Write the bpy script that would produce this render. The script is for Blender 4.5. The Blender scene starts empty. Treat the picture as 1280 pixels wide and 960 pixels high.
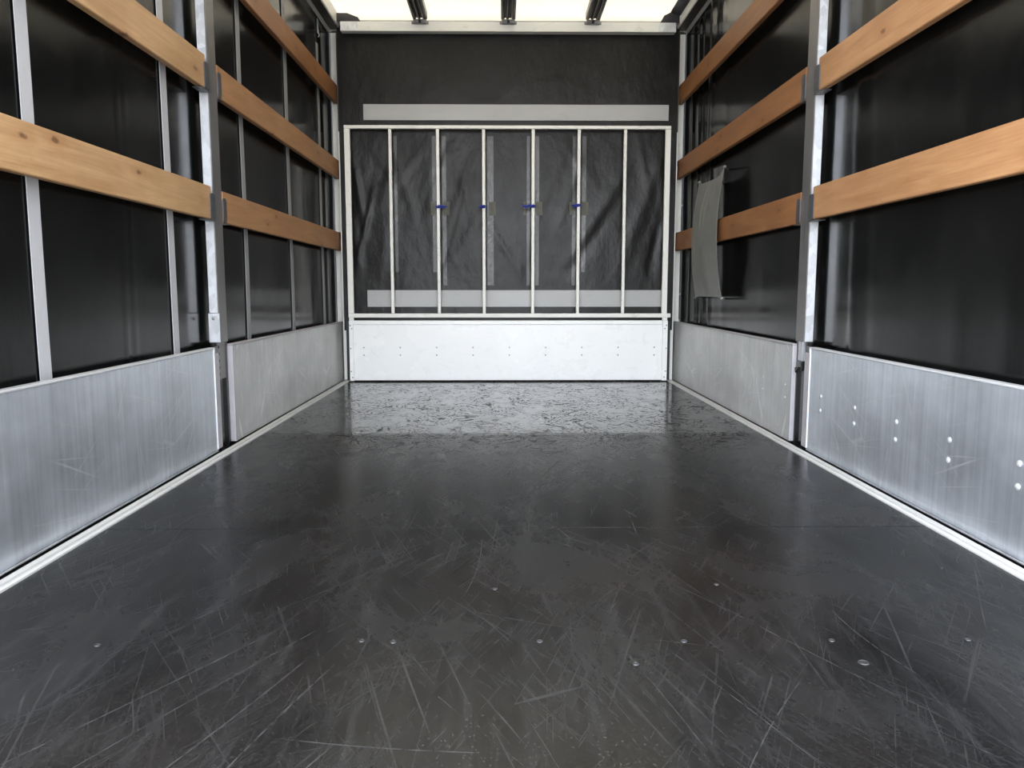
import bpy, bmesh, math, random
from mathutils import Vector, Matrix
random.seed(7)
C = bpy.context.scene.collection
sc = bpy.context.scene

# ------------------------------------------------------------------ camera
CAMP = Vector((-0.043, 0.0, 0.6365))
FPX = 975.0
pitch = math.radians(6.9586); yaw = math.radians(0.70)
cd = bpy.data.cameras.new('camera'); cam = bpy.data.objects.new('camera', cd); C.objects.link(cam)
cd.sensor_fit = 'HORIZONTAL'; cd.sensor_width = 36.0; cd.lens = FPX / 1280 * 36.0
cd.clip_start = 0.02; cd.clip_end = 200
cam.location = CAMP
cam.rotation_euler = (math.pi / 2 - pitch, 0, -yaw)
sc.camera = cam

# ------------------------------------------------------------------ world: bright overcast daylight
SKY = 4.2
w = bpy.data.worlds.new('daylight'); sc.world = w; w.use_nodes = True
nt = w.node_tree; nt.nodes.clear()
wo = nt.nodes.new('ShaderNodeOutputWorld'); bg = nt.nodes.new('ShaderNodeBackground')
tc = nt.nodes.new('ShaderNodeTexCoord'); sx = nt.nodes.new('ShaderNodeSeparateXYZ')
mr = nt.nodes.new('ShaderNodeMapRange'); mr.inputs[1].default_value = -1; mr.inputs[2].default_value = 1
cr = nt.nodes.new('ShaderNodeValToRGB')
els = cr.color_ramp.elements
els[0].position = 0.0; els[0].color = (0.22, 0.22, 0.21, 1)
els[1].position = 1.0; els[1].color = (0.62, 0.62, 0.61, 1)
for p, c in ((0.40, (0.50, 0.50, 0.50, 1)), (0.495, (0.72, 0.74, 0.76, 1)), (0.53, (1.22, 1.22, 1.22, 1)), (0.58, (1.18, 1.23, 1.30, 1)), (0.70, (0.85, 1.02, 1.28, 1)), (0.80, (0.70, 0.74, 0.80, 1))):
    e = els.new(p); e.color = c
nt.links.new(tc.outputs['Generated'], sx.inputs[0]); nt.links.new(sx.outputs[2], mr.inputs[0])
nt.links.new(mr.outputs[0], cr.inputs[0]); 
sd_ = nt.nodes.new('ShaderNodeMapRange'); sd_.inputs[1].default_value = -1; sd_.inputs[2].default_value = 1
sd_.inputs[3].default_value = 1.42; sd_.inputs[4].default_value = .62     # daylight made brighter from the left, so the right side gets more
mu = nt.nodes.new('ShaderNodeVectorMath'); mu.operation = 'SCALE'
nt.links.new(sx.outputs[0], sd_.inputs[0]); nt.links.new(cr.outputs[0], mu.inputs[0]); nt.links.new(sd_.outputs[0], mu.inputs['Scale'])
nt.links.new(mu.outputs[0], bg.inputs[0])
nt.links.new(bg.outputs[0], wo.inputs[0]); bg.inputs[1].default_value = SKY

vs = sc.view_settings
vs.view_transform = 'Standard'; vs.look = 'None'; vs.gamma = 1.0; vs.use_curve_mapping = False
vs.exposure = 0.95
sc.cycles.max_bounces = 10; sc.cycles.diffuse_bounces = 6; sc.cycles.glossy_bounces = 5; sc.cycles.transmission_bounces = 6

# ------------------------------------------------------------------ materials
class NT:
    def __init__(s, name):
        s.m = bpy.data.materials.new(name); s.m.use_nodes = True
        s.t = s.m.node_tree; s.b = s.t.nodes['Principled BSDF']; s.out = s.t.nodes['Material Output']
        s.tc = s.n('ShaderNodeTexCoord').outputs['Object']
    def n(s, k): return s.t.nodes.new(k)
    def put(s, sock, v):
        if isinstance(v, bpy.types.NodeSocket): s.t.links.new(v, sock)
        else: sock.default_value = v
    def math(s, op, a, b=0.0, c=None, clamp=False):
        n = s.n('ShaderNodeMath'); n.operation = op; n.use_clamp = clamp
        s.put(n.inputs[0], a); s.put(n.inputs[1], b)
        if c is not None: s.put(n.inputs[2], c)
        return n.outputs[0]
    def map(s, v, scale=(1, 1, 1), loc=(0, 0, 0), rot=(0, 0, 0)):
        n = s.n('ShaderNodeMapping'); s.put(n.inputs[0], v)
        n.inputs['Scale'].default_value = scale; n.inputs['Location'].default_value = loc; n.inputs['Rotation'].default_value = rot
        return n.outputs[0]
    def noise(s, v, scale, detail=4, rough=0.55, dist=0.0):
        n = s.n('ShaderNodeTexNoise'); s.put(n.inputs['Vector'], v); n.inputs['Scale'].default_value = scale
        n.inputs['Detail'].default_value = detail; n.inputs['Roughness'].default_value = rough; n.inputs['Distortion'].default_value = dist
        return n.outputs[0]
    def voro(s, v, scale, feature='DISTANCE_TO_EDGE', rnd=1.0):
        n = s.n('ShaderNodeTexVoronoi'); n.feature = feature; s.put(n.inputs['Vector'], v)
        n.inputs['Scale'].default_value = scale; n.inputs['Randomness'].default_value = rnd
        return n.outputs['Distance']
    def rng(s, v, a, b, c=0.0, d=1.0):
        n = s.n('ShaderNodeMapRange'); s.put(n.inputs[0], v)
        for i, x in enumerate((a, b, c, d)): s.put(n.inputs[i + 1], x)
        return n.outputs[0]
    def mix(s, f, a, b):
        n = s.n('ShaderNodeMix'); n.data_type = 'RGBA'; s.put(n.inputs[0], f)
        s.put(n.inputs[6], a); s.put(n.inputs[7], b); return n.outputs[2]
    def xyz(s, v=None):
        n = s.n('ShaderNodeSeparateXYZ'); s.put(n.inputs[0], v or s.tc); return n.outputs
    def bump(s, h, strength, dist=0.01):
        n = s.n('ShaderNodeBump'); n.inputs['Strength'].default_value = strength; n.inputs['Distance'].default_value = dist
        s.put(n.inputs['Height'], h); s.t.links.new(n.outputs[0], s.b.inputs['Normal'])
    def base(s, v): s.put(s.b.inputs['Base Color'], v)
    def rough(s, v): s.put(s.b.inputs['Roughness'], v)
    def metal(s, v): s.put(s.b.inputs['Metallic'], v)

def rgb(*c): return (c[0], c[1], c[2], 1)

def simple(name, col, rough=0.5, metal=0.0, var=0.12, scale=9.0):
    k = NT(name); n = k.noise(k.tc, scale, 5)
    dk = rgb(*[x * (1 - var) for x in col]); lt = rgb(*[min(1, x * (1 + var)) for x in col])
    k.base(k.mix(n, dk, lt)); k.rough(k.rng(k.noise(k.tc, scale * 2.3, 3), 0.3, 0.7, max(0, rough - .08), rough + .08)); k.metal(metal)
    return k.m

def scratches(k, plane, sets):
    """thin scratch fields: each set = (angle, density scale, stretch, threshold)"""
    acc = None
    for ang, sc_, st, th in sets:
        rot = (0, 0, ang) if plane == 'xy' else (ang, 0, 0)
        v = k.map(k.tc, rot=rot, loc=(sc_ * .37, ang * 3.1, .7))
        wv = k.n('ShaderNodeVectorMath'); wv.operation = 'MULTIPLY_ADD'
        nn = k.n('ShaderNodeTexNoise'); k.put(nn.inputs['Vector'], k.tc); nn.inputs['Scale'].default_value = 1.3
        k.put(wv.inputs[0], nn.outputs['Color']); wv.inputs[1].default_value = (.03, .03, .03); k.put(wv.inputs[2], v)
        s_ = (sc_ / st, sc_, 1) if plane == 'xy' else (1, sc_ / st, sc_)
        f = k.voro(k.map(wv.outputs[0], scale=s_), 1.0)
        a = k.rng(f, 0.0, th, 1.0, 0.0)
        m = k.rng(k.noise(k.map(k.tc, loc=(ang, sc_, 3)), 2.2, 3), .48, .66)
        a = k.math('MULTIPLY', a, m)
        acc = a if acc is None else k.math('MAXIMUM', acc, a)
    return acc

def mat_aluminium(name, base=(.655, .69, .74), rough=.36, hue=0.0, metal=.80):
    k = NT(name)
    # fine vertical streaks (local z runs up the panel)
    st = k.noise(k.map(k.tc, scale=(60, 60, 1.6)), 1.0, 4, .6)
    cl = k.noise(k.map(k.tc, scale=(1.5, 1.5, 2.2)), 1.6, 4, .6)  # broad tone clouds, painted in place of soft reflections
    sc_ = scratches(k, 'yz', [(0.25, 9, 14, .012), (1.45, 12, 10, .010), (-0.5, 8, 12, .009), (1.62, 16, 9, .012)])
    sp = k.rng(k.voro(k.tc, 26, 'F1'), .035, .055, 1, 0)
    spm = k.rng(k.noise(k.map(k.tc, loc=(3, 8, 1)), 5, 2), .56, .62)
    mk = k.math('MAXIMUM', k.math('MULTIPLY', sc_, .8), k.math('MULTIPLY', k.math('MULTIPLY', sp, spm), .5))
    f = k.math('ADD', k.math('MULTIPLY', st, .33), k.math('MULTIPLY', cl, .67))
    c = k.mix(k.rng(f, .3, .7), rgb(*[x * .66 for x in base]), rgb(*[min(1, x * 1.28) for x in base]))
    k.base(k.mix(mk, c, rgb(.93, .93, .93)))
    k.rough(k.math('ADD', k.rng(f, .3, .7, rough - .07, rough + .09), k.math('MULTIPLY', mk, .2)))
    k.metal(metal)
    k.bump(k.math('ADD', k.math('MULTIPLY', st, .35), k.math('MULTIPLY', cl, 1.0)), .12, .01)
    return k.m

def mat_galv(name, base=(.62, .63, .65), rough=.42):
    k = NT(name)
    v = k.n('ShaderNodeTexVoronoi'); k.put(v.inputs['Vector'], k.map(k.tc, scale=(1, 1, .6))); v.inputs['Scale'].default_value = 55
    sp = k.n('ShaderNodeSeparateXYZ'); k.put(sp.inputs[0], v.outputs['Color'])
    n = k.noise(k.map(k.tc, scale=(20, 20, 5)), 1, 5, .65)
    f = k.math('ADD', k.math('MULTIPLY', sp.outputs[0], .35), k.math('MULTIPLY', n, .65))
    k.base(k.mix(f, rgb(*[x * .62 for x in base]), rgb(*[min(1, x * 1.35) for x in base])))
    k.rough(k.rng(f, .2, .8, rough - .12, rough + .15)); k.metal(.6)
    return k.m

def mat_tarp(name, base=(.0045, .0045, .0044), rough=.17, dirt=.5, spec=.22, bsc=1.6, bst=.06):
    k = NT(name)
    d = k.noise(k.map(k.tc, scale=(1, 1, .8)), 2.6, 6, .65)
    marks = k.math('MULTIPLY', k.rng(k.noise(k.map(k.tc, scale=(5, 5, 3.2), loc=(4, 1, 2)), 2.4, 6, .75, .3), .60, .90),
                   k.rng(k.noise(k.map(k.tc, loc=(9, 9, 2)), 1.4, 2), .40, .75))
    mk = k.math('MULTIPLY', marks, dirt)
    c = k.mix(k.rng(d, .35, .7), rgb(*[x * .75 for x in base]), rgb(*[x * 1.5 for x in base]))
    k.base(k.mix(mk, c, rgb(.10, .10, .095)))
    k.rough(k.math('ADD', k.rng(d, .3, .7, rough - .06, rough + .08), k.math('MULTIPLY', mk, .25)))
    k.b.inputs['Specular IOR Level'].default_value = spec
    k.bump(k.noise(k.map(k.tc, scale=(3, 3, .7 if bsc < 2 else 2)), bsc, 4), bst, .02)
    return k.m

def mat_wood(name, light, dark, rough=.5):
    k = NT(name)
    oi = k.n('ShaderNodeObjectInfo')
    off = k.n('ShaderNodeVectorMath'); off.operation = 'ADD'; k.put(off.inputs[0], k.tc)
    cx = k.n('ShaderNodeCombineXYZ'); rr = k.math('MULTIPLY', oi.outputs['Random'], 37.0)
    for i in range(3): k.put(cx.inputs[i], rr)
    k.put(off.inputs[1], cx.outputs[0]); v = off.outputs[0]
    g = k.noise(k.map(v, scale=(8, .9, 11)), 3.0, 6, .62, .8)
    fine = k.noise(k.map(v, scale=(40, 2.5, 160)), 1.2, 3, .6)
    blot = k.noise(k.map(v, scale=(1, 2.2, 3)), 1.6, 4, .6)
    f = k.math('ADD', k.math('MULTIPLY', g, .5), k.math('ADD', k.math('MULTIPLY', fine, .2), k.math('MULTIPLY', blot, .3)))
    c = k.mix(k.rng(f, .36, .62), rgb(*dark), rgb(*light))
    vx, vy, vz = k.xyz(v)
    cc = k.n('ShaderNodeCombineXYZ'); k.put(cc.inputs[0], k.math('MULTIPLY', vy, 2.1)); k.put(cc.inputs[1], k.math('MULTIPLY', vz, 5.0))
    vo = k.n('ShaderNodeTexVoronoi'); vo.voronoi_dimensions = '2D'; k.put(vo.inputs['Vector'], cc.outputs[0]); vo.inputs['Scale'].default_value = 1.0
    knd = k.math('ADD', vo.outputs['Distance'], k.math('MULTIPLY', k.math('SUBTRACT', k.noise(v, 60, 3), .5), .06))
    knm = k.rng(knd, .022, .045, 1, 0)
    halo = k.math('MULTIPLY', k.rng(knd, .05, .16, 1, 0), .30)
    c = k.mix(halo, c, rgb(dark[0] * .85, dark[1] * .62, dark[2] * .5))
    c = k.mix(k.math('MULTIPLY', knm, .75), c, rgb(.10, .045, .02))
    grime = k.rng(k.noise(k.map(v, scale=(2, 5, 9), loc=(5, 5, 5)), 1.3, 5, .7), .60, .80)
    c = k.mix(k.math('MULTIPLY', grime, .55), c, rgb(.14, .095, .05))
    k.base(c); k.rough(k.rng(f, .3, .7, rough - .08, rough + .1)); k.bump(f, .25, .002)
    return k.m

def mat_floor():
    k = NT('black_floor_plywood')
    X, Y, Z = k.xyz()
    # scuff fields, mostly running lengthwise
    def streaks(ang, fx, fy, lo, hi, sd):
        m = k.noise(k.map(k.map(k.tc, rot=(0, 0, ang), loc=(sd, sd * 1.7, sd)), scale=(fx, fy, 1)), 1.0, 2.0, .5)
        g = k.rng(k.noise(k.map(k.tc, loc=(sd * 2, sd, 5)), 2.6, 6, .72), .36, .74)
        return k.math('MULTIPLY', k.rng(m, lo, hi), g)
    sc1 = None
    for q in ((0.30, 150, 1.1, .62, .80, 1), (-0.30, 160, 1.0, .62, .80, 2), (0.62, 140, 1.3, .62, .80, 3), (-0.62, 150, 1.3, .62, .80, 4),
              (0.05, 180, 1.2, .62, .80, 5), (1.25, 120, 1.5, .68, .84, 6), (0.45, 260, 4.0, .62, .78, 7), (-0.45, 260, 4.0, .62, .78, 8)):
        w_ = streaks(*q); sc1 = w_ if sc1 is None else k.math('MAXIMUM', sc1, w_)
    sc2 = scratches(k, 'xy', [(1.35, 15, 26, .004), (1.95, 14, 26, .004)])
    haze = k.noise(k.map(k.tc, scale=(1.6, .9, 1), rot=(0, 0, -.35)), 2.2, 7, .68, .5)
    streak = k.noise(k.map(k.tc, scale=(22, 1.8, 1), rot=(0, 0, -.45)), 1.1, 5, .7, .3)
    streak2 = k.noise(k.map(k.tc, scale=(22, 1.8, 1), rot=(0, 0, .40), loc=(4, 2, 0)), 1.1, 5, .7, .3)
    speck = k.rng(k.voro(k.tc, 17, 'F1'), .02, .05, 1, 0)
    speck = k.math('MULTIPLY', speck, k.rng(k.noise(k.map(k.tc, loc=(1, 5, 0)), 3.1, 2), .55, .62))
    # individually placed long scratches and drag arcs
    rnd = random.Random(11); acc = None
    lines = [(-.60, 1.18, 1.02, .55, .0030, .05), (-.52, 1.17, 1.08, .62, .0022, -.04), (-.44, 1.12, 1.22, .40, .0028, .10), (-.38, 1.10, 1.30, .36, .0030, -.1),
             (-.20, 1.02, -.12, .34, .0026, .25), (-.95, 1.24, .10, .34, .0018, .5), (.10, 1.95, -.6, .45, .0018, .2), (.32, 1.15, 1.95, .40, .0018, .1),
             (.50, 1.30, 2.05, .5, .0018, -.1), (.20, 1.20, 1.80, .42, .0016, .1), (-.10, 1.75, 1.5, .4, .0018, .3), (.33, 1.62, 2.1, .45, .0020, .15),
             (-.35, 1.7, 1.0, .5, .0018, .15), (-.3, 1.85, .75, .4, .0018, .4), (.62, 1.35, 1.7, .28, .0022, -.6), (-.62, 1.5, 1.2, .5, .0015, -.2), (.1, 1.4, -.35, .5, .0015, .2)]
    for i in range(16):
        lines.append((rnd.uniform(-.9, .9), rnd.uniform(1.0, 2.6), rnd.choice([1, -1]) * rnd.uniform(.1, .6) + math.pi / 2, rnd.uniform(.15, .5), rnd.uniform(.001, .002), rnd.uniform(-.3, .3)))
    for (px, py, ang, ln, wd, cv) in lines:
        v = k.map(k.tc, loc=(0, 0, 0))
        sub = k.n('ShaderNodeVectorMath'); sub.operation = 'SUBTRACT'; k.put(sub.inputs[0], v); sub.inputs[1].default_value = (px, py, 0)
        r = k.n('ShaderNodeVectorRotate'); r.rotation_type = 'Z_AXIS'; k.put(r.inputs[0], sub.outputs[0]); r.inputs['Angle'].default_value = -ang
        x, y, z = k.xyz(r.outputs[0])
        yy = k.math('ABSOLUTE', k.math('SUBTRACT', y, k.math('MULTIPLY', k.math('MULTIPLY', x, x), cv)))
        a = k.rng(yy, wd * .15, wd * .62, 1, 0)
        e = k.rng(k.math('ABSOLUTE', x), ln * .35, ln * .5, 1, 0)
        a = k.math('MULTIPLY', a, e); acc = a if acc is None else k.math('MAXIMUM', acc, a)
    brk = k.rng(k.noise(k.tc, 38, 3, .7), .36, .56)
    acc = k.math('MULTIPLY', acc, brk)
    # the rear sheet (beyond the joint) is worn and crazed
    crk = k.voro(k.map(k.tc, scale=(1, .62, 1)), 7.0)
    wv = k.n('ShaderNodeVectorMath'); wv.operation = 'MULTIPLY_ADD'
    nn = k.n('ShaderNodeTexNoise'); k.put(nn.inputs['Vector'], k.tc); nn.inputs['Scale'].default_value = 5
    nn.inputs['Detail'].default_value = 5
    k.put(wv.inputs[0], nn.outputs['Color']); wv.inputs[1].default_value = (.35, .35, 0); k.put(wv.inputs[2], k.tc)
    crk = k.rng(k.voro(k.map(wv.outputs[0], scale=(1.5, .8, 1)), 11.4), .008, .040, 1, 0)
    crk2 = k.rng(k.voro(k.map(wv.outputs[0], scale=(2.0, .9, 1), rot=(0, 0, .5)), 19.3), .008, .045, 1, 0)
    crk = k.math('MAXIMUM', crk, k.math('MULTIPLY', crk2, .8))
    crkm = k.rng(k.noise(k.map(k.tc, scale=(1, .45, 1), loc=(2, 2, 2)), 4.5, 5, .65), .36, .52)
    far = k.rng(Y, 3.36, 3.44)
    crk = k.math('MULTIPLY', k.math('MULTIPLY', crk, crkm), k.rng(Y, 2.9, 3.6))
    # colour
    c = k.mix(k.rng(haze, .35, .72), rgb(.0035, .0035, .0035), rgb(.017, .017, .0174))
    near = k.rng(Y, 3.0, 1.6)
    stc = k.math('MULTIPLY', k.rng(k.math('MAXIMUM', streak, streak2), .55, .80), .75)
    c = k.mix(k.math('MULTIPLY', stc, near), c, rgb(.036, .036, .037))
    scr = k.math('MAXIMUM', k.math('MULTIPLY', sc1, .62), k.math('MULTIPLY', sc2, .45))
    c = k.mix(k.math('MULTIPLY', scr, k.rng(Y, 3.4, 1.9, .30, 1.0)), c, rgb(.10, .10, .103))
    c = k.mix(k.math('MULTIPLY', acc, .40), c, rgb(.13, .13, .135))
    c = k.mix(k.math('MULTIPLY', speck, .35), c, rgb(.14, .14, .14))
    c = k.mix(crk, c, rgb(.004, .004, .004))
    c = k.mix(k.math('MULTIPLY', k.rng(k.noise(k.map(k.tc, loc=(0, 7, 0)), .9, 3), .52, .7), .30), c, rgb(.022, .015, .011))
    dust = k.noise(k.tc, 170, 2, .6)
    c = k.mix(k.math('MULTIPLY', k.rng(dust, .52, .78), k.rng(Y, 3.2, 1.4, .15, .55)), c, rgb(.045, .045, .046))
    k.base(c)
    r0 = k.rng(haze, .3, .75, .20, .33)
    r0 = k.math('SUBTRACT', r0, k.math('MULTIPLY', far, .14))
    r0 = k.math('ADD', r0, k.math('MULTIPLY', k.math('MAXIMUM', scr, acc), .25))
    k.rough(k.math('ADD', r0, k.math('MULTIPLY', crk, .4)))
    k.put(k.b.inputs['Specular IOR Level'], k.math('SUBTRACT', k.rng(far, 0, 1, .34, .85), k.math('MULTIPLY', crk, .45)))
    h = k.math('SUBTRACT', k.math('ADD', k.math('MULTIPLY', haze, .5), k.math('MULTIPLY', streak, .08)), k.math('MULTIPLY', crk, .8))
    k.bump(h, .09, .006)
    return k.m

def mat_roof():
    k = NT('translucent_roof_tarp')
    n = k.noise(k.map(k.tc, scale=(1, .5, 1)), 1.4, 5, .6, .6)
    c = k.mix(k.rng(n, .35, .7), rgb(.97, .915, .79), rgb(.97, .89, .785))
    tr = k.n('ShaderNodeBsdfTranslucent'); k.put(tr.inputs[0], c)
    df = k.n('ShaderNodeBsdfDiffuse'); df.inputs[0].default_value = (.85, .83, .78, 1)
    mx = k.n('ShaderNodeMixShader'); mx.inputs[0].default_value = .385
    k.t.links.new(df.outputs[0], mx.inputs[1]); k.t.links.new(tr.outputs[0], mx.inputs[2])
    k.t.links.new(mx.outputs[0], k.out.inputs[0])
    return k.m

def mat_worn_white(name, base=(.80, .80, .79), rough=.42, dirt=.5, z_str=1.0, metal=0.0):
    k = NT(name)
    st = k.noise(k.map(k.tc, scale=(7, 7, 14 * z_str)), 1.4, 6, .7, .4)
    bl = k.noise(k.map(k.tc, loc=(3, 3, 3)), 3.0, 5, .65)
    f = k.math('MULTIPLY', k.rng(st, .56, .80), k.rng(bl, .45, .68))
    scs = k.rng(k.voro(k.map(k.tc, scale=(3, 3, 16), rot=(0, .12, 0)), 1.0), 0, .012, 1, 0)
    scs = k.math('MULTIPLY', scs, k.rng(k.noise(k.tc, 6, 3), .55, .68))
    f = k.math('MULTIPLY', k.math('MAXIMUM', f, k.math('MULTIPLY', scs, .6)), dirt)
    k.base(k.mix(f, rgb(*base), rgb(.22, .20, .18))); k.rough(k.rng(bl, .3, .7, rough - .08, rough + .1)); k.metal(metal)
    return k.m

M = dict(
    floor=mat_floor(), roof=mat_roof(),
    under=simple('black_undercoat', (.010, .010, .010), .55),
    alu=mat_aluminium('brushed_aluminium'),
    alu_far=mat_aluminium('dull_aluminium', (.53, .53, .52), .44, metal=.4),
    lip=simple('bright_aluminium_edge', (.60, .60, .61), .4, .3),
    cap=simple('grey_lilac_end_profile', (.42, .395, .41), .45, .1, .2, 20),
    galv=mat_galv('galvanised_steel'), galv_d=mat_galv('dark_galvanised_steel', (.215, .205, .20), .40),  # galv_d: darkened copy, puts the shade into the posts' inner webs
    blk=simple('black_lacquered_steel', (.010, .010, .010), .16, 0, .3, 30),
    rail=mat_worn_white('pale_aluminium_rail', (.60, .59, .57), .4, .6, metal=.1),
    white=mat_worn_white('white_headboard', (.85, .85, .835), .28, .35),
    beam=mat_worn_white('cream_painted_beam', (.74, .735, .69), .45, .9),
    tube=mat_worn_white('white_painted_tube', (.78, .77, .72), .45, .9, 2.0),
    band=mat_worn_white('pale_grey_tarp_band', (.375, .375, .37), .42, .55),
    strap=simple('pale_grey_webbing', (.42, .415, .42), .6, 0, .06, 30),
    strapd=simple('shaded_webbing', (.27, .265, .26), .6, 0, .06, 30),  # same webbing darkened: dimmer light on the deeper straps put into colour
    tarp=mat_tarp('black_side_tarp'), tarp_b=mat_tarp('black_front_tarp', (.0054, .0051, .0046), .34, 1.1, .22, 2.6, .35),
    tape=simple('greyish_seam_strip', (.020, .020, .020), .34, 0, .5, 26),
    olive=simple('olive_patch', (.045, .043, .022), .5, 0, .3, 30),
    blue=simple('blue_cord', (.020, .035, .26), .5, 0, .3, 60),
    bow=simple('dark_aluminium_channel', (.055, .050, .048), .35, .6, .3, 14),
    bowl=simple('worn_light_groove', (.40, .38, .35), .4, .5, .3, 14),
    plastic=simple('black_plastic', (.014, .013, .018), .4),
    sheet=simple('grey_coated_fabric', (.19, .19, .175), .55, 0, .14, 5),
    clip=simple('dark_steel_clip', (.10, .10, .105), .38, .4, .3, 40),
    brown=simple('dark_brown_strip', (.045, .035, .030), .5),
    screwm=simple('dark_steel_screw', (.055, .055, .055), .3, .4),
    rivet=simple('steel_rivet', (.40, .41, .42), .5, .4),
    rivet_d=simple('dull_rivet', (.30, .30, .30), .4, .5),
    wood_n=mat_wood('light_pine', (.52, .325, .165), (.34, .185, .080)),
    wood_r=mat_wood('orange_pine', (.44, .235, .108), (.28, .130, .052)),
    wood_f=mat_wood('brown_shaded_pine', (.33, .145, .052), (.19, .075, .024)),  # far slats: browner wood, its darkness partly painted-in shade
)

# ------------------------------------------------------------------ mesh helpers
class MB:
    def __init__(s): s.bm = bmesh.new()
    def box(s, x0, x1, y0, y1, z0, z1, bev=0.0, seg=1):
        t = bmesh.new(); bmesh.ops.create_cube(t, size=1)
        for v in t.verts:
            v.co = Vector(((x0 + x1) / 2 + v.co.x * abs(x1 - x0), (y0 + y1) / 2 + v.co.y * abs(y1 - y0), (z0 + z1) / 2 + v.co.z * abs(z1 - z0)))
        if bev > 0: bmesh.ops.bevel(t, geom=t.edges[:], offset=bev, segments=seg, affect='EDGES')
        s.join(t); return s
    def join(s, t):
        me = bpy.data.meshes.new('tmp'); t.to_mesh(me); t.free(); s.bm.from_mesh(me); bpy.data.meshes.remove(me)
    def prism(s, pts, a, b, axis='y'):
        """closed polygon extruded along an axis; pts are the two other coordinates in x,y,z order"""
        def mk(p, t):
            return {'x': (t, p[0], p[1]), 'y': (p[0], t, p[1]), 'z': (p[0], p[1], t)}[axis]
        t = bmesh.new()
        A = [t.verts.new(mk(p, a)) for p in pts]; B = [t.verts.new(mk(p, b)) for p in pts]
        t.faces.new(A); t.faces.new(B[::-1]); n = len(pts)
        for i in range(n): t.faces.new((A[i], B[i], B[(i + 1) % n], A[(i + 1) % n]))
        bmesh.ops.recalc_face_normals(t, faces=t.faces[:]); s.join(t); return s
    def tube(s, pts, r, n=10):
        t = bmesh.new(); rings = []
        P = [Vector(p) for p in pts]
        for i, p in enumerate(P):
            d = (P[min(i + 1, len(P) - 1)] - P[max(i - 1, 0)]).normalized()
            u = d.cross(Vector((0, 0, 1)))
            if u.length < .01: u = d.cross(Vector((1, 0, 0)))
            u.normalize(); v = d.cross(u); rr = r[i] if isinstance(r, (list, tuple)) else r
            rings.append([t.verts.new(p + u * math.cos(2 * math.pi * j / n) * rr + v * math.sin(2 * math.pi * j / n) * rr) for j in range(n)])
        for a, b in zip(rings, rings[1:]):
            for j in range(n): t.faces.new((a[j], a[(j + 1) % n], b[(j + 1) % n], b[j]))
        t.faces.new(rings[0][::-1]); t.faces.new(rings[-1])
        bmesh.ops.recalc_face_normals(t, faces=t.faces[:]); s.join(t); return s
    def dome(s, c, r, h, axis):
        """rivet head: flattened dome on a thin collar facing axis"""
        t = bmesh.new(); bmesh.ops.create_uvsphere(t, u_segments=14, v_segments=8, radius=1)
        q = Vector((0, 0, 1)).rotation_difference(Vector(axis))
        for v in t.verts:
            co = Vector((v.co.x * r, v.co.y * r, max(v.co.z, -.2) * h)); v.co = q @ co + Vector(c)
        s.join(t); return s
    def grid(s, f, nu, nv, thick=.003, axis=(1, 0, 0)):
        t = bmesh.new(); ax = Vector(axis) * thick
        for off in (Vector(), ax):
            pass
        def sheet(off):
            return [[t.verts.new(Vector(f(i / nu, j / nv)) + off) for j in range(nv + 1)] for i in range(nu + 1)]
        a = sheet(Vector()); b = sheet(ax)
        for i in range(nu):
            for j in range(nv):
                t.faces.new((a[i][j], a[i + 1][j], a[i + 1][j + 1], a[i][j + 1])); t.faces.new((b[i][j], b[i][j + 1], b[i + 1][j + 1], b[i + 1][j]))
        for i in range(nu):
            t.faces.new((a[i][0], b[i][0], b[i + 1][0], a[i + 1][0])); t.faces.new((a[i][nv], a[i + 1][nv], b[i + 1][nv], b[i][nv]))
        for j in range(nv):
            t.faces.new((a[0][j], a[0][j + 1], b[0][j + 1], b[0][j])); t.faces.new((a[nu][j], b[nu][j], b[nu][j + 1], a[nu][j + 1]))
        bmesh.ops.recalc_face_normals(t, faces=t.faces[:]); s.join(t); return s
    def build(s, name, mat, parent=None, smooth=False, org=None):
        o0 = Vector(org) if org is not None else Vector()
        if parent is not None: o0 = wpos(parent)
        me = bpy.data.meshes.new(name)
        for v in s.bm.verts: v.co -= o0
        if smooth:
            for f in s.bm.faces: f.smooth = True
        s.bm.to_mesh(me); s.bm.free(); me.materials.append(M[mat] if isinstance(mat, str) else mat)
        o = bpy.data.objects.new(name, me); C.objects.link(o)
        if smooth:
            try: me.set_sharp_from_angle(angle=math.radians(40))
            except Exception: pass
        if parent is not None: o.parent = parent
        else: o.location = o0
        return o
def wpos(o):
    p = Vector(o.location)
    while o.parent: o = o.parent; p += o.location
    return p
def B(*a, **k): return MB().box(*a, **k)
def tag(o, label, cat, group=None):
    o['label'] = label; o['category'] = cat
    if group: o['group'] = group
    return o
def thing(name, loc, label, cat, group=None):
    o = bpy.data.objects.new(name, None); C.objects.link(o); o.location = loc; o.empty_display_size = .1
    return tag(o, label, cat, group)
def struct(o): o['kind'] = 'structure'; return o
def sgn(s, a, b):   # mirrored x-range for side s
    return (min(s * a, s * b), max(s * a, s * b))

Y0 = 0.90            # rear opening
YB = 5.352           # headboard plane
YE = 5.56
XW = 1.165
SIDES = ((-1, 'left'), (1, 'right'))

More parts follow.
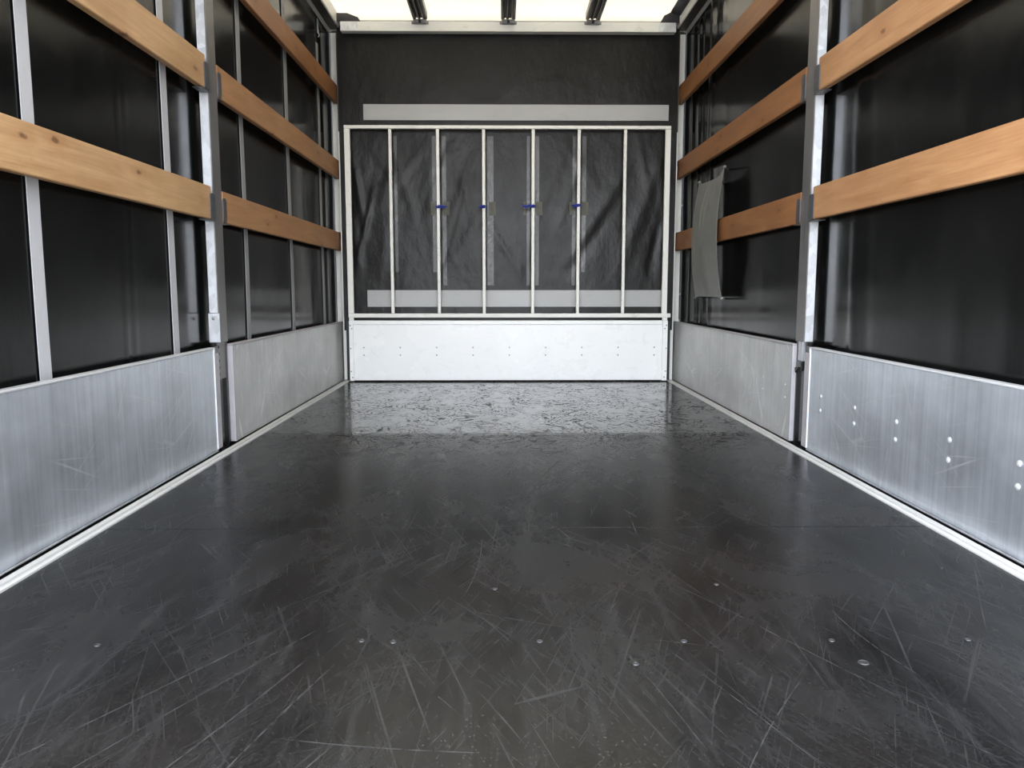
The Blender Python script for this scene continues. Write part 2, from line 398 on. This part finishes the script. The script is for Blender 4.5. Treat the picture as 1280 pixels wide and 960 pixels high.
# ------------------------------------------------------------------ floor
fl = MB()
JY = (Y0, 2.030, 3.404, YB + .06)
for a, b in zip(JY, JY[1:]):
    fl.box(-1.101, 1.101, a + .0012, b - .0012, -.021, 0, .0012)
floor = struct(fl.build('floor', 'floor'))
struct(B(-1.27, 1.27, Y0, YE + .1, -.14, -.0215).build('trim_1', 'under'))  # slab added under the floor to keep outside light out
sp = [(-.772, 1.344), (-.242, 1.350), (.024, 1.350), (.286, 1.347), (.556, 1.347), (.806, 1.347), (.575, 1.262), (.184, 1.262), (-.30, 1.356),
      (-.06, 1.60), (.42, 1.62)]
for i, (x, y) in enumerate(sp):
    m = MB(); r = .0058 if i != 6 else .0095
    m.tube([(x, y, .0002), (x, y, .0012)], r * .62, 14)
    # a raised ring round the countersunk head
    t = bmesh.new(); R_ = r; n = 16
    A = []
    for j in range(n):
        a = 2 * math.pi * j / n
        A.append([t.verts.new((x + math.cos(a) * q, y + math.sin(a) * q, h)) for q, h in ((R_ * 1.0, .0004), (R_ * .9, .0018), (R_ * .72, .0014), (R_ * .66, .0004))])
    for j in range(n):
        p, q = A[j], A[(j + 1) % n]
        for u in range(3): t.faces.new((p[u], q[u], q[u + 1], p[u + 1]))
    m.join(t)
    m.build('screw', 'screwm', floor)

# edge rails along both sides of the floor (pale extrusion, two ridges and a groove)
for s, sd in SIDES:
    prof = [(1.102, -.02), (1.102, .004), (1.106, .0065), (1.112, .0065), (1.1135, -.004), (1.121, -.004), (1.1225, .006), (1.139, .006), (1.142, .003), (1.142, -.02)]
    m = MB().prism([(s * a, b) for a, b in prof], Y0, 5.46, 'y')
    struct(m.build('trim_%d' % (2 if s < 0 else 4), 'rail'))
    # thin lower guide lying in the slot in front of the drop side
    m = MB().prism([(s * a, b) for a, b in [(1.1435, -.02), (1.1435, -.009), (1.150, -.009), (1.150, -.02)]], Y0, 5.50, 'y')
    struct(m.build('trim_%d' % (3 if s < 0 else 5), 'under'))

# ------------------------------------------------------------------ roof
def roof_f(u, v):
    x = -1.256 + 2.512 * u; y = Y0 - .02 + (YE + .05 - Y0) * v
    return (x, y, 2.442 + .004 * math.sin(y * 5.0) * math.cos(x * 3))
struct(MB().grid(roof_f, 24, 40, .002, (0, 0, 1)).build('ceiling', 'roof', smooth=True))

# side roof rails
for s, sd in SIDES:
    t = thing('roof_side_rail', (s * 1.18, Y0, 2.352), 'pale metal roof rail running along the top of the %s curtain' % sd, 'roof rail', 'roof side rails')
    prof = [(1.128, 2.356), (1.124, 2.362), (1.124, 2.438), (1.215, 2.438), (1.215, 2.352), (1.190, 2.352), (1.190, 2.356)]
    MB().prism([(s * a, b) for a, b in prof], Y0, 5.50, 'y').build('rail_body', 'beam', t)
    prof = [(1.132, 2.3515), (1.132, 2.3555), (1.188, 2.3555), (1.188, 2.3515)]
    MB().prism([(s * a, b) for a, b in prof], Y0, 5.46, 'y').build('dark_underside', 'brown', t)  # added dark strip paints the shade on the rail's bottom face
    if s > 0:
        prof = [(1.060, 2.428), (1.060, 2.434), (1.1235, 2.434), (1.1235, 2.410), (1.118, 2.410)]
        MB().prism(prof, Y0, 5.34, 'y').build('black_hem', 'plastic', t)['label'] = 'black roof hem'

# header beam over the front wall
t = thing('header_beam', (0, YB, 2.31), 'scuffed cream crossbeam at the top of the front wall under the roof', 'beam')
B(-1.100, 1.100, YB, YB + .06, 2.310, 2.369, bev=.002).build('beam_body', 'beam', t)
B(-1.12, 1.12, YB + .02, YB + .10, 2.3695, 2.384).build('roof_profile', 'cap', t)
for x0, x1 in ((-1.0995, -.985), (.985, 1.0995)):
    B(x0, x1, YB - .0015, YB - .0002, 2.312, 2.367).build('sleeve', 'galv', t)

# black corner gussets
for s, sd in SIDES:
    if s < 0: pts = [(-1.150, 2.3705), (-1.150, 2.424), (-1.056, 2.424), (-.985, 2.398), (-.968, 2.3705)]
    else: pts = [(1.150, 2.3705), (1.150, 2.436), (1.064, 2.436), (1.022, 2.416), (.996, 2.3705)]
    m = MB().prism(pts, YB + .008, YB + .016, 'y')
    tag(m.build('corner_gusset', 'plastic', org=(s * 1.08, YB + .012, 2.371)),
        'black corner plate above the %s end of the cream crossbeam' % sd, 'corner plate', 'black roof corner plates')

# three longitudinal roof bars
lab = {0: 'dark grooved roof bar fixed above the left part of the crossbeam', 1: 'dark grooved roof bar running down the middle of the roof', 2: 'dark grooved roof bar fixed above the right part of the crossbeam'}
for i, xc in enumerate((-.578, -.002, .552)):
    t = thing('roof_bar', (xc, YB, 2.37), lab[i], 'roof bar', 'lengthwise roof bars')
    h = .0475
    prof = [(-h, 2.386), (-h, 2.426), (h, 2.426), (h, 2.386), (h - .012, 2.378), (h - .026, 2.378), (h - .028, 2.392), (.004, 2.392), (.002, 2.380), (-.012, 2.380), (-.014, 2.392), (-h + .024, 2.392), (-h + .020, 2.378), (-h + .010, 2.378)]
    MB().prism([(xc + a, b) for a, b in prof], Y0 + .01, YB - .004, 'y').build('channel', 'bow', t)
    for gx in (-.009, .020):
        B(xc + gx, xc + gx + .006, Y0 + .01, YB - .01, 2.3735, 2.379, bev=.001).build('groove_strip', 'bowl', t)
    f = MB()
    f.box(xc - .043, xc + .043, YB - .030, YB - .0005, 2.350, 2.377, bev=.003)
    f.box(xc - .056, xc + .056, YB - .006, YB - .0008, 2.352, 2.372, bev=.002)
    fo = f.build('end_bracket', 'galv_d', t)
    MB().dome((xc, YB - .0305, 2.361), .010, .007, (0, -1, 0)).build('bolt', 'blk', fo, True)

# ------------------------------------------------------------------ front wall
# black tarp sheet with creases
rnd = random.Random(5)
folds = [(rnd.uniform(-1.05, 1.05), rnd.uniform(.5, 1.6), rnd.uniform(-.7, .7), rnd.uniform(.015, .05), rnd.uniform(.15, .4), rnd.uniform(-.006, .010)) for _ in range(34)]
folds += [(-1.02, 1.30, -.15, .022, .20, .016), (-.98, 1.05, .25, .018, .22, .014), (-1.03, .85, -.1, .03, .2, .012), (.62, 1.15, .55, .05, .45, .012), (.52, .9, .6, .04, .4, -.010),
          (.92, 1.2, .35, .05, .5, .010), (1.0, .9, .2, .03, .3, -.010), (-.30, .95, .5, .04, .3, .008), (.1, .8, .3, .04, .3, .007), (.42, 1.3, .3, .03, .3, .007)]
def tarp_front(u, v):
    x = -1.14 + 2.28 * u; z = .35 + 2.02 * v; d = 0
    for (fx, fz, an, wd, ln, am) in folds:
        dx, dz = x - fx, z - fz
        a = dx * math.cos(an) - dz * math.sin(an); b = dx * math.sin(an) + dz * math.cos(an)
        d += am * math.exp(-(a / wd) ** 2 - (b / ln) ** 2)
    fade = min(1, max(0, (1.78 - z) / .25)) * min(1, max(0, (z - .68) / .15))
    d = d * (.06 + .44 * fade) + .0015 * math.sin(x * 9 + z * 3)
    return (x, 5.435 - d, z)
t = thing('front_tarp', (0, 5.435, .35), 'creased black tarp sheet closing the front wall behind the white bars', 'tarp')
ft = MB().grid(tarp_front, 200, 150, .004, (0, 1, 0)).build('sheet', 'tarp_b', t, True)
def strip(x0, x1, z0, z1, off=.0035):
    nu, nv = max(2, int((x1 - x0) / .02)), max(2, int((z1 - z0) / .02))
    def f(u, v):
        x = x0 + (x1 - x0) * u; z = z0 + (z1 - z0) * v
        p = tarp_front((x + 1.14) / 2.28, (z - .35) / 2.02)
        return (x, p[1] - off, z)
    return MB().grid(f, nu, nv, .0025, (0, 1, 0))
o = strip(-.975, 1.080, 1.763, 1.866).build('reflective_band', 'band', t); o['label'] = 'pale grey band above the bars'
o = strip(-.975, 1.062, .513, .627).build('reflective_band', 'band', t); o['label'] = 'pale grey band behind the feet of the bars'
zs = ((-.778, .022), (-.518, .026), (-.452, .028), (-.146, .044), (.124, .022), (.180, .028), (.435, .026), (.500, .028))
for x, wd in zs:
    strip(x, x + wd, .66 if abs(x) < .5 else .75, 1.66, .003).build('seam_strip', 'tape', t)
for x, wd in ((-.530, .03), (-.448, .045), (-.135, .048), (.100, .02), (.186, .045), (.415, .03), (.500, .045)):
    strip(x, x + wd, 1.135, 1.225, .006).build('olive_patch', 'olive', t)['label'] = 'dull olive patch'

# white headboard
t = thing('headboard', (0, YB, 0), 'low white metal board across the foot of the front wall', 'board')
B(-1.064, 1.058, YB, YB + .03, .010, .392, bev=.0015).build('panel', 'white', t)
tr = MB(); tr.box(-1.064, 1.058, YB - .004, YB + .035, .3925, .421, bev=.003)
tr.build('top_trim', 'white', t)
for x0, x1 in ((-1.092, -1.0645), (1.0585, 1.092)):
    B(x0, x1, YB - .003, YB + .045, .006, .420, bev=.0015).build('corner_strip', 'white', t)
for i in range(9):
    for z in (.236, .184):
        MB().dome((-.994 + .2495 * i, YB - .0002, z), .0052, .003, (0, -1, 0)).build('rivet', 'rivet_d', t, True)
for s in (-1, 1):
    for x, z in ((1.083, .388), (1.073, .366), (1.083, .072), (1.075, .030), (1.083, .230)):
        MB().dome((s * x, YB - .0032, z), .005, .003, (0, -1, 0)).build('rivet', 'rivet_d', t, True)
struct(B(-1.12, 1.12, YB + .046, YB + .06, -.02, .41).build('trim_6', 'under'))

# tube frame standing on the headboard
t = thing('bulkhead_frame', (0, YB + .01, .42), 'white tube frame with six upright bars in front of the black tarp', 'frame')
B(-1.094, 1.084, YB - .002, YB + .026, 1.692, 1.714, bev=.003).build('top_rail', 'tube', t)
B(-1.094, 1.110, YB - .002, YB + .026, .441, .469, bev=.003).build('bottom_rail', 'tube', t)
B(-1.094, -1.056, YB, YB + .024, .4695, 1.6915, bev=.002).build('edge_bar', 'tube', t)
B(1.048, 1.084, YB, YB + .024, .4695, 1.6915, bev=.002).build('edge_bar', 'tube', t)
for x0, x1 in ((-1.090, -1.060), (1.055, 1.088)):
    B(x0, x1, YB + .002, YB + .024, .4215, .4405).build('foot_block', 'tube', t)
bars = ((-.790, -.791), (-.472, -.475), (-.166, -.168), (.165, .163), (.472, .470), (.780, .781))
for a, b in bars:
    m = MB(); x = (a + b) / 2
    m.box(x - .0105, x + .0105, YB + .002, YB + .023, .4695, 1.6915, bev=.003)
    m.build('bar', 'tube', t)
# blue cords tied round four bars
wh = ('leftmost of the four tied bars', 'second of the four tied bars', 'third of the four tied bars, with the longest end', 'rightmost of the four tied bars')
for i, (bx, z, end) in enumerate(((-.474, 1.186, .058), (-.167, 1.186, -.030), (.164, 1.190, -.075), (.471, 1.195, -.045))):
    m = MB(); cy = YB + .0125
    for q in range(2):
        pts = []
        for j in range(17):
            a = 2 * math.pi * j / 16
            sx_, sy_ = math.cos(a), math.sin(a); k_ = 1 / max(abs(sx_), abs(sy_)) ** .7
            pts.append((bx + .0155 * sx_ * k_, cy + .0155 * sy_ * k_, z - .005 + .010 * q + .003 * math.sin(a)))
        m.tube(pts, .0036, 8)
    m.tube([(bx + .004 * math.copysign(1, end), YB - .009, z - .007), (bx, YB - .014, z), (bx + .003, YB - .010, z + .008)], [.005, .0075, .004], 8)
    e = end
    m.tube([(bx, YB - .012, z), (bx + e * .35, YB - .016, z + .004), (bx + e * .7, YB - .010, z - .004), (bx + e, YB - .004, z - .001)], [.0050, .0062, .0072, .005], 8)
    m.tube([(bx, YB - .012, z), (bx + e * .3, YB - .014, z - .008), (bx + e * .75, YB - .008, z - .012)], [.0045, .0050, .004], 8)
    tag(m.build('blue_tie', 'blue', org=(bx, cy, z), smooth=True), 'blue cord knotted round the %s' % wh[i], 'tie', 'blue cords on the upright bars')

# corner posts
for s, sd in SIDES:
    t = thing('corner_post', (s * 1.18, 5.53, 0), 'pale narrow corner post where the %s side meets the front wall' % sd, 'post', 'front corner posts')
    x0, x1 = sgn(s, 1.152, 1.205)
    B(x0, x1, 5.528, 5.575, .40, 2.351, bev=.003).build('post_body', 'beam', t)
    x0, x1 = sgn(s, 1.150, 1.186)
    B(x0, x1, 5.512, 5.57, -.02, .399, bev=.002).build('lower_post', 'galv_d', t)
    x0, x1 = sgn(s, 1.103, 1.1495)
    B(x0, x1, 5.445, 5.475, -.02, 1.69).build('inner_flange', 'beam', t)
    B(x0, x1, 5.445, 5.475, 1.6905, 2.33).build('dark_flange', 'brown', t)['label'] = 'dark upper strip'
    for z in (.20, .72, 1.20, 1.46):
        MB().dome((s * 1.127, 5.4448, z), .005, .003, (0, -1, 0)).build('rivet', 'rivet_d', t, True)
    for z in ((.41, .596, 1.00, 1.21, 1.43, 1.93) if s > 0 else ()):
        m = MB(); m.tube([(s * 1.2055, 5.54, z), (s * 1.210, 5.530, z), (s * 1.2105, 5.530, z + .010)], .0035, 8)
        m.build('curtain_hook', 'rivet', t, True)
# outside closing wall at the front corners
struct(B(-1.27, 1.27, YE + .03, YE + .05, -.14, 2.47).build('wall_front', 'under'))

# ------------------------------------------------------------------ side curtains
def curt_l(u, v):
    y = Y0 + (YE + .02 - Y0) * u; z = -.14 + 2.57 * v
    d = .004 * math.sin(y * 2.1 + z * .8) + .0025 * math.sin(y * 6.3 - z * 1.3) + .0015 * math.sin(z * 5 + y)
    d += .006 * math.exp(-((y - 5.33) / .06) ** 2) + .003 * math.exp(-((y - 2.47 - .02 * z) / .008) ** 2) + .002 * math.exp(-((y - 2.53 - .01 * z) / .010) ** 2)
    d += .004 * math.exp(-((y - 4.9) / .1) ** 2) * math.sin(z * 4)
    d *= 1 - math.exp(-((y - 2.98) / .34) ** 4)
    return (-1.226 + d * .8, y, z)
def curt_r(u, v):
    y = Y0 + (YE + .02 - Y0) * u; z = -.14 + 2.57 * v
    d = .004 * math.sin(y * 1.9 + z * .7 + 1) + .002 * math.sin(y * 5.3 + z)
    zz = max(0, min(1, (z - .3) / 2.0))
    for yc, tl, wd, am in ((2.86, .10, .035, .009), (2.76, .12, .04, -.004), (2.2, .05, .05, .003), (1.95, -.03, .05, .003), (4.85, .10, .035, .010), (5.0, -.06, .03, -.008), (5.17, .05, .028, .013), (5.35, 0, .035, .010), (4.55, .1, .07, .005)):
        d += am * math.exp(-((y - yc - tl * (zz - .5)) / wd) ** 2) * (.75 + .25 * math.sin(z * 3 + yc * 5))
    for yc, am in ((4.95, .006), (4.82, -.005), (5.08, .006), (4.68, .004)):
        d += am * zz ** 4 * math.exp(-((y - yc) / .035) ** 2)
    d *= 1 - math.exp(-((y - 3.06) / .21) ** 4)
    return (1.226 - d * .8, y, z)
t = thing('left_curtain', (-1.234, Y0, 0), 'black side curtain with pale vertical straps, left of the load space', 'curtain')
MB().grid(curt_l, 300, 60, .003, (-1, 0, 0)).build('sheet', 'tarp', t, True)
def lstrap(y, wd, z0, z1, mat):
    def f(u, v):
        yy = y + (u - .5) * wd; z = z0 + (z1 - z0) * v
        p = curt_l((yy - Y0) / (YE + .02 - Y0), (z + .14) / 2.57); return (p[0] + .006, yy, z)
    return MB().grid(f, 3, 40, .0025, (-1, 0, 0)).build('strap', mat, t)
for y, wd, z1, mt in ((1.212, .055, 2.35, 'strap'), (2.024, .050, 2.35, 'strap'), (2.832, .048, 2.35, 'strap'), (3.642, .050, 2.35, 'strapd'), (4.430, .056, 2.35, 'strapd'), (5.205, .052, 2.19, 'strapd')):
    lstrap(y, wd, .36, z1, mt)
m = MB(); m.box(-1.224, -1.219, 5.225, 5.262, 2.26, 2.35, bev=.002); m.tube([(-1.222, 5.245, 2.28), (-1.214, 5.245, 2.25), (-1.217, 5.235, 2.235)], .004, 8)
m.build('strap_hook', 'rivet', t)
t = thing('right_curtain', (1.236, Y0, 0), 'plain black side curtain with soft vertical folds, right of the load space', 'curtain')
MB().grid(curt_r, 340, 60, .003, (1, 0, 0)).build('sheet', 'tarp', t, True)

# ------------------------------------------------------------------ middle posts
for s, sd in SIDES:
    t = thing('side_post', (s * 1.18, 3.155, 0), 'galvanised upright post between the two bays of the %s side' % sd, 'post', 'middle side posts')
    def bx(a, b, y0, y1, z0, z1, bev=.0): 
        x0, x1 = sgn(s, a, b); return B(x0, x1, y0, y1, z0, z1, bev=bev)
    # front face plate, and inner web whose darker steel paints in its shade
    bx(XW + .004, 1.203, 3.112, 3.118, .541 if s < 0 else .425, 2.351, .0015).build('front_plate', 'galv', t)
    pf = [(XW, 3.1115), (XW, 3.198), (XW + .006, 3.2035), (1.200, 3.2035), (1.200, 3.1985), (XW + .010, 3.1985), (XW + .004, 3.193), (XW + .004, 3.1115)]
    MB().prism([(s * a, b) for a, b in pf], .425, 2.351, 'z').build('inner_web', 'galv_d', t)
    if s < 0:
        bx(XW - .002, 1.206, 3.108, 3.114, .425, .540, .001).build('sleeve', 'galv', t)
        MB().dome((s * 1.186, 3.1078, .52), .007, .003, (0, -1, 0)).build('rivet', 'rivet_d', t, True)
    # black lower socket
    bx(1.186, 1.192, 3.088, 3.245, -.02, .424).build('socket_back', 'blk', t)
    bx(1.176, 1.1858, 3.100, 3.112, -.02, .424).build('socket_cheek', 'blk', t)
    bx(1.176, 1.1858, 3.199, 3.209, -.02, .424).build('socket_cheek', 'blk', t)
    if s < 0:
        hb = bx(1.178, 1.1855, 3.118, 3.216, .275, .424, .001).build('hinge_plate', 'galv_d', t)
        for z in (.405, .378, .350, .322, .296):
            for y in (3.128, 3.205):
                MB().dome((s * 1.1778, y, z), .006, .002, (-s, 0, 0)).build('bolt', 'blk', hb, True)
    else:
        bx(1.172, 1.1855, 3.140, 3.185, .345, .424, .001).build('post_tongue', 'galv', t)
        m = MB(); m.box(*sgn(s, 1.168, 1.1855), 3.135, 3.195, .305, .344, bev=.005); m.tube([(1.166, 3.15, .315), (1.164, 3.17, .300), (1.168, 3.185, .312)], .007, 8)
        m.build('latch', 'blk', t)
    # slat brackets: pocket plates on both sides
    for zn, zf in ((.9045, .900), (1.3885 if s < 0 else 1.386, 1.386), (1.885, 1.884)):
        for side in (0, 1):
            z = zf if side else zn
            m = MB()
            ya, yb = (3.062, 3.112) if side == 0 else (3.1985, 3.238)
            zb = z - .001
            pts = []
            h = .098; r = .012
            for (cy, cz, a0) in ((ya + r, zb + r, 180), (yb - r, zb + r, 270), (yb - r, zb + h - r, 0), (ya + r, zb + h - r, 90)):
                for q in range(4):
                    a = math.radians(a0 + q * 30); pts.append((cy + r * math.cos(a), cz + r * math.sin(a)))
            m.prism(pts, s * (XW - .006), s * (XW - .0025), 'x')
            x0, x1 = sgn(s, XW - .006, XW + .032)
            if side == 0: m.box(x0, x1, 3.030, 3.1115, zb - .006, zb - .002, bev=.001)
            else: m.box(x0, x1, 3.204, 3.250, zb - .006, zb - .002, bev=.001)
            m.build('slat_bracket', 'clip', t)

# ------------------------------------------------------------------ aluminium drop sides
def panel(s, sd, y0, y1, near):
    lb = ('large near aluminium side board on the %s' if near else 'dull far aluminium side board on the %s, next to the front wall') % sd
    t = thing('side_board', (s * XW, y0, .01), lb, 'side board', 'aluminium drop sides')
    z0, z1 = .007, .411
    x0, x1 = sgn(s, XW - .003, XW + .018)
    yb = y1 - (.060 if near else 0)
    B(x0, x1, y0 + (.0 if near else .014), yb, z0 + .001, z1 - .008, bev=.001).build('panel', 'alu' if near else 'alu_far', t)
    xa, xb = sgn(s, XW - .006, XW + .019)
    B(xa, xb, y0, y1 if not near else yb, z1 - .0075, z1, bev=.002).build('top_edge', 'lip' if near else 'cap', t)
    B(xa, xb, y0, yb, z0 - .006, z0, bev=.002).build('bottom_edge', 'alu' if near else 'alu_far', t)
    if near:
        m = MB(); m.box(*sgn(s, XW - .001, XW + .018), yb + .0005, y1, z0, z1 - .026, bev=.002)
        m.box(*sgn(s, XW - .001, XW + .018), yb + .0005, yb + .022, z1 - .0262, z1 - .003, bev=.001)
        m.build('end_profile', 'cap', t)
        B(*sgn(s, XW - .007, XW + .004), yb - .005, yb, z0 + .002, z1, bev=.0015).build('end_bead', 'lip', t)
        B(*sgn(s, XW + .002, XW + .016), yb + .0225, y1 + .004, z1 - .028, z1 + .002, bev=.001).build('latch_block', 'blk', t)
    else:
        B(*sgn(s, XW - .005, XW + .019), y0, y0 + .0135, z0, z1 - .008, bev=.001).build('end_bead', 'cap', t)
    if s > 0:
        ys = [2.91, 2.625, 2.341, 2.055, 1.768, 1.485, 1.2] if near else [3.57, 3.284, 3.86, 4.15, 4.44, 4.73, 5.02, 5.3]
        for y in ys:
            for z in (.232, .177):
                MB().dome((s * (XW - .0032), y, z), .0088 if near else .005, .006 if near else .0025, (-s, 0, 0)).build('rivet', 'rivet' if near else 'lip', t, True)
        if near:
            for y, z in ((3.062, .305), (3.062, .24), (3.062, .18), (3.073, .18)):
                MB().dome((s * (XW - .0012), y, z), .005, .002, (-s, 0, 0)).build('rivet', 'rivet', t, True)
for s, sd in SIDES:
    panel(s, sd, Y0 + .01, 3.090, True)
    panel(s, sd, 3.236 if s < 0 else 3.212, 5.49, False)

# ------------------------------------------------------------------ wooden slats
def slat_mesh(L, mat):
    m = MB(); m.box(-.0125, .0125, 0, L, 0, .124, bev=.0022, seg=2)
    for v in m.bm.verts:       # faint bow and uneven ends
        v.co.z += .0016 * math.sin(v.co.y * 1.7); 
    return m.build('slat', mat)
def place(o, x, y, z, tilt, label, grp):
    o.name = 'wooden_slat'; o.location = (x, y, z); o.rotation_euler = (tilt, 0, 0); tag(o, label, 'slat', grp)
GR = 'wooden side slats'
ln, lf = slat_mesh(3.080 - Y0, 'wood_n'), slat_mesh(5.512 - 3.2045, 'wood_f')
NX, FX = XW + .0105, XW + .0105
YN, YF = Y0, 3.2045
def cp(o, mat=None):
    c = o.copy(); C.objects.link(c)
    if mat:
        c.data = o.data.copy(); c.data.materials.clear(); c.data.materials.append(M[mat])
    return c
place(cp(ln), -NX, YN, .9045, 0.0, 'pale wooden slat in the lower row of the near left bay', GR)
place(cp(ln), -NX, YN, 1.3895, 0.0, 'pale wooden slat high in the near left bay', GR)
place(cp(ln, 'wood_r'), NX, YN, .906, 0.0, 'orange-tan wooden slat in the lower row of the near right bay', GR)
place(cp(ln, 'wood_r'), NX, YN, 1.386, 0.0, 'tan wooden slat high in the near right bay', GR)
FR = (( .900, 'lowest', 0), (1.386, 'middle', 0), (1.884, 'topmost', 0))
for z, nm, _ in FR:
    place(cp(lf, 'wood_r' if nm != 'topmost' else None), -FX, YF, z, 0, '%s of the three wooden slats in the far left bay' % nm, GR)
for z, nm, _ in FR:
    place(cp(lf), FX, YF, z, 0, '%s of the three wooden slats in the far right bay%s' % (nm, ', behind the grey sheet' if nm == 'lowest' else ''), GR)
bpy.data.objects.remove(ln); bpy.data.objects.remove(lf)

# ------------------------------------------------------------------ grey fabric sheet hanging over the far right slat
def sheet(u, v):
    # v 0 bottom .. 1 top ; u 0 far edge .. 1 near edge
    z = .590 + .678 * v
    bowy = .085 * math.sin(math.pi * min(1, v / .95)) ** 1.0
    yf = 4.875 + .045 * math.sin(math.pi * v) - .02 * v
    yn = 4.325 + .015 * math.sin(math.pi * v)
    y = yf + (yn - yf) * u
    x = 1.146 - .016 * math.sin(math.pi * v) + .014 * abs(2 * v - 1) ** 3
    x += .006 * math.sin(u * 7 + v * 3) * (1 - .5 * v) + .010 * math.exp(-((u - .30 - .12 * v) / .05) ** 2) * math.exp(-((v - .75) / .16) ** 2) * -1
    x += .006 * math.exp(-((u - .42 - .1 * v) / .03) ** 2) * math.exp(-((v - .72) / .12) ** 2) * -1
    x -= .008 * math.exp(-((u - .7) / .15) ** 2 - ((v - .15) / .1) ** 2)
    # edges pulled to pinned corners
    pu = math.exp(-((1 - u) / .10) ** 2) * math.exp(-((1 - v) / .10) ** 2)
    z += .022 * pu; y -= .012 * pu
    pf = math.exp(-(u / .07) ** 2) * math.exp(-((1 - v) / .06) ** 2); z += .012 * pf; y += .012 * pf
    z += -.012 * math.sin(math.pi * u) * v ** 6
    for uu in (0, 1):
        pb = math.exp(-((u - uu) / .06) ** 2) * math.exp(-(v / .05) ** 2)
        z -= .008 * pb; y += (-.022 if uu else .01) * pb
    return (x, y, z)
t = thing('fabric_sheet', (1.14, 4.5, .6), 'limp grey fabric sheet hung over the lowest slat of the far right bay', 'fabric')
MB().grid(sheet, 60, 80, .0018, (1, 0, 0)).build('cloth', 'sheet', t, True)
for u, v in ((1, 1), (0, 1), (0, 0), (1, 0)):
    p = Vector(sheet(u, v)); q = Vector((1.222, p.y + .16, p.z + (.01 if v else -.002)))
    m = MB(); m.tube([p + Vector((-.002, 0, -.004)), p + Vector((.003, 0, .004)), (p + q) / 2, q], [.009, .007, .004, .005], 8)
    m.build('corner_tie', 'sheet', t, True)
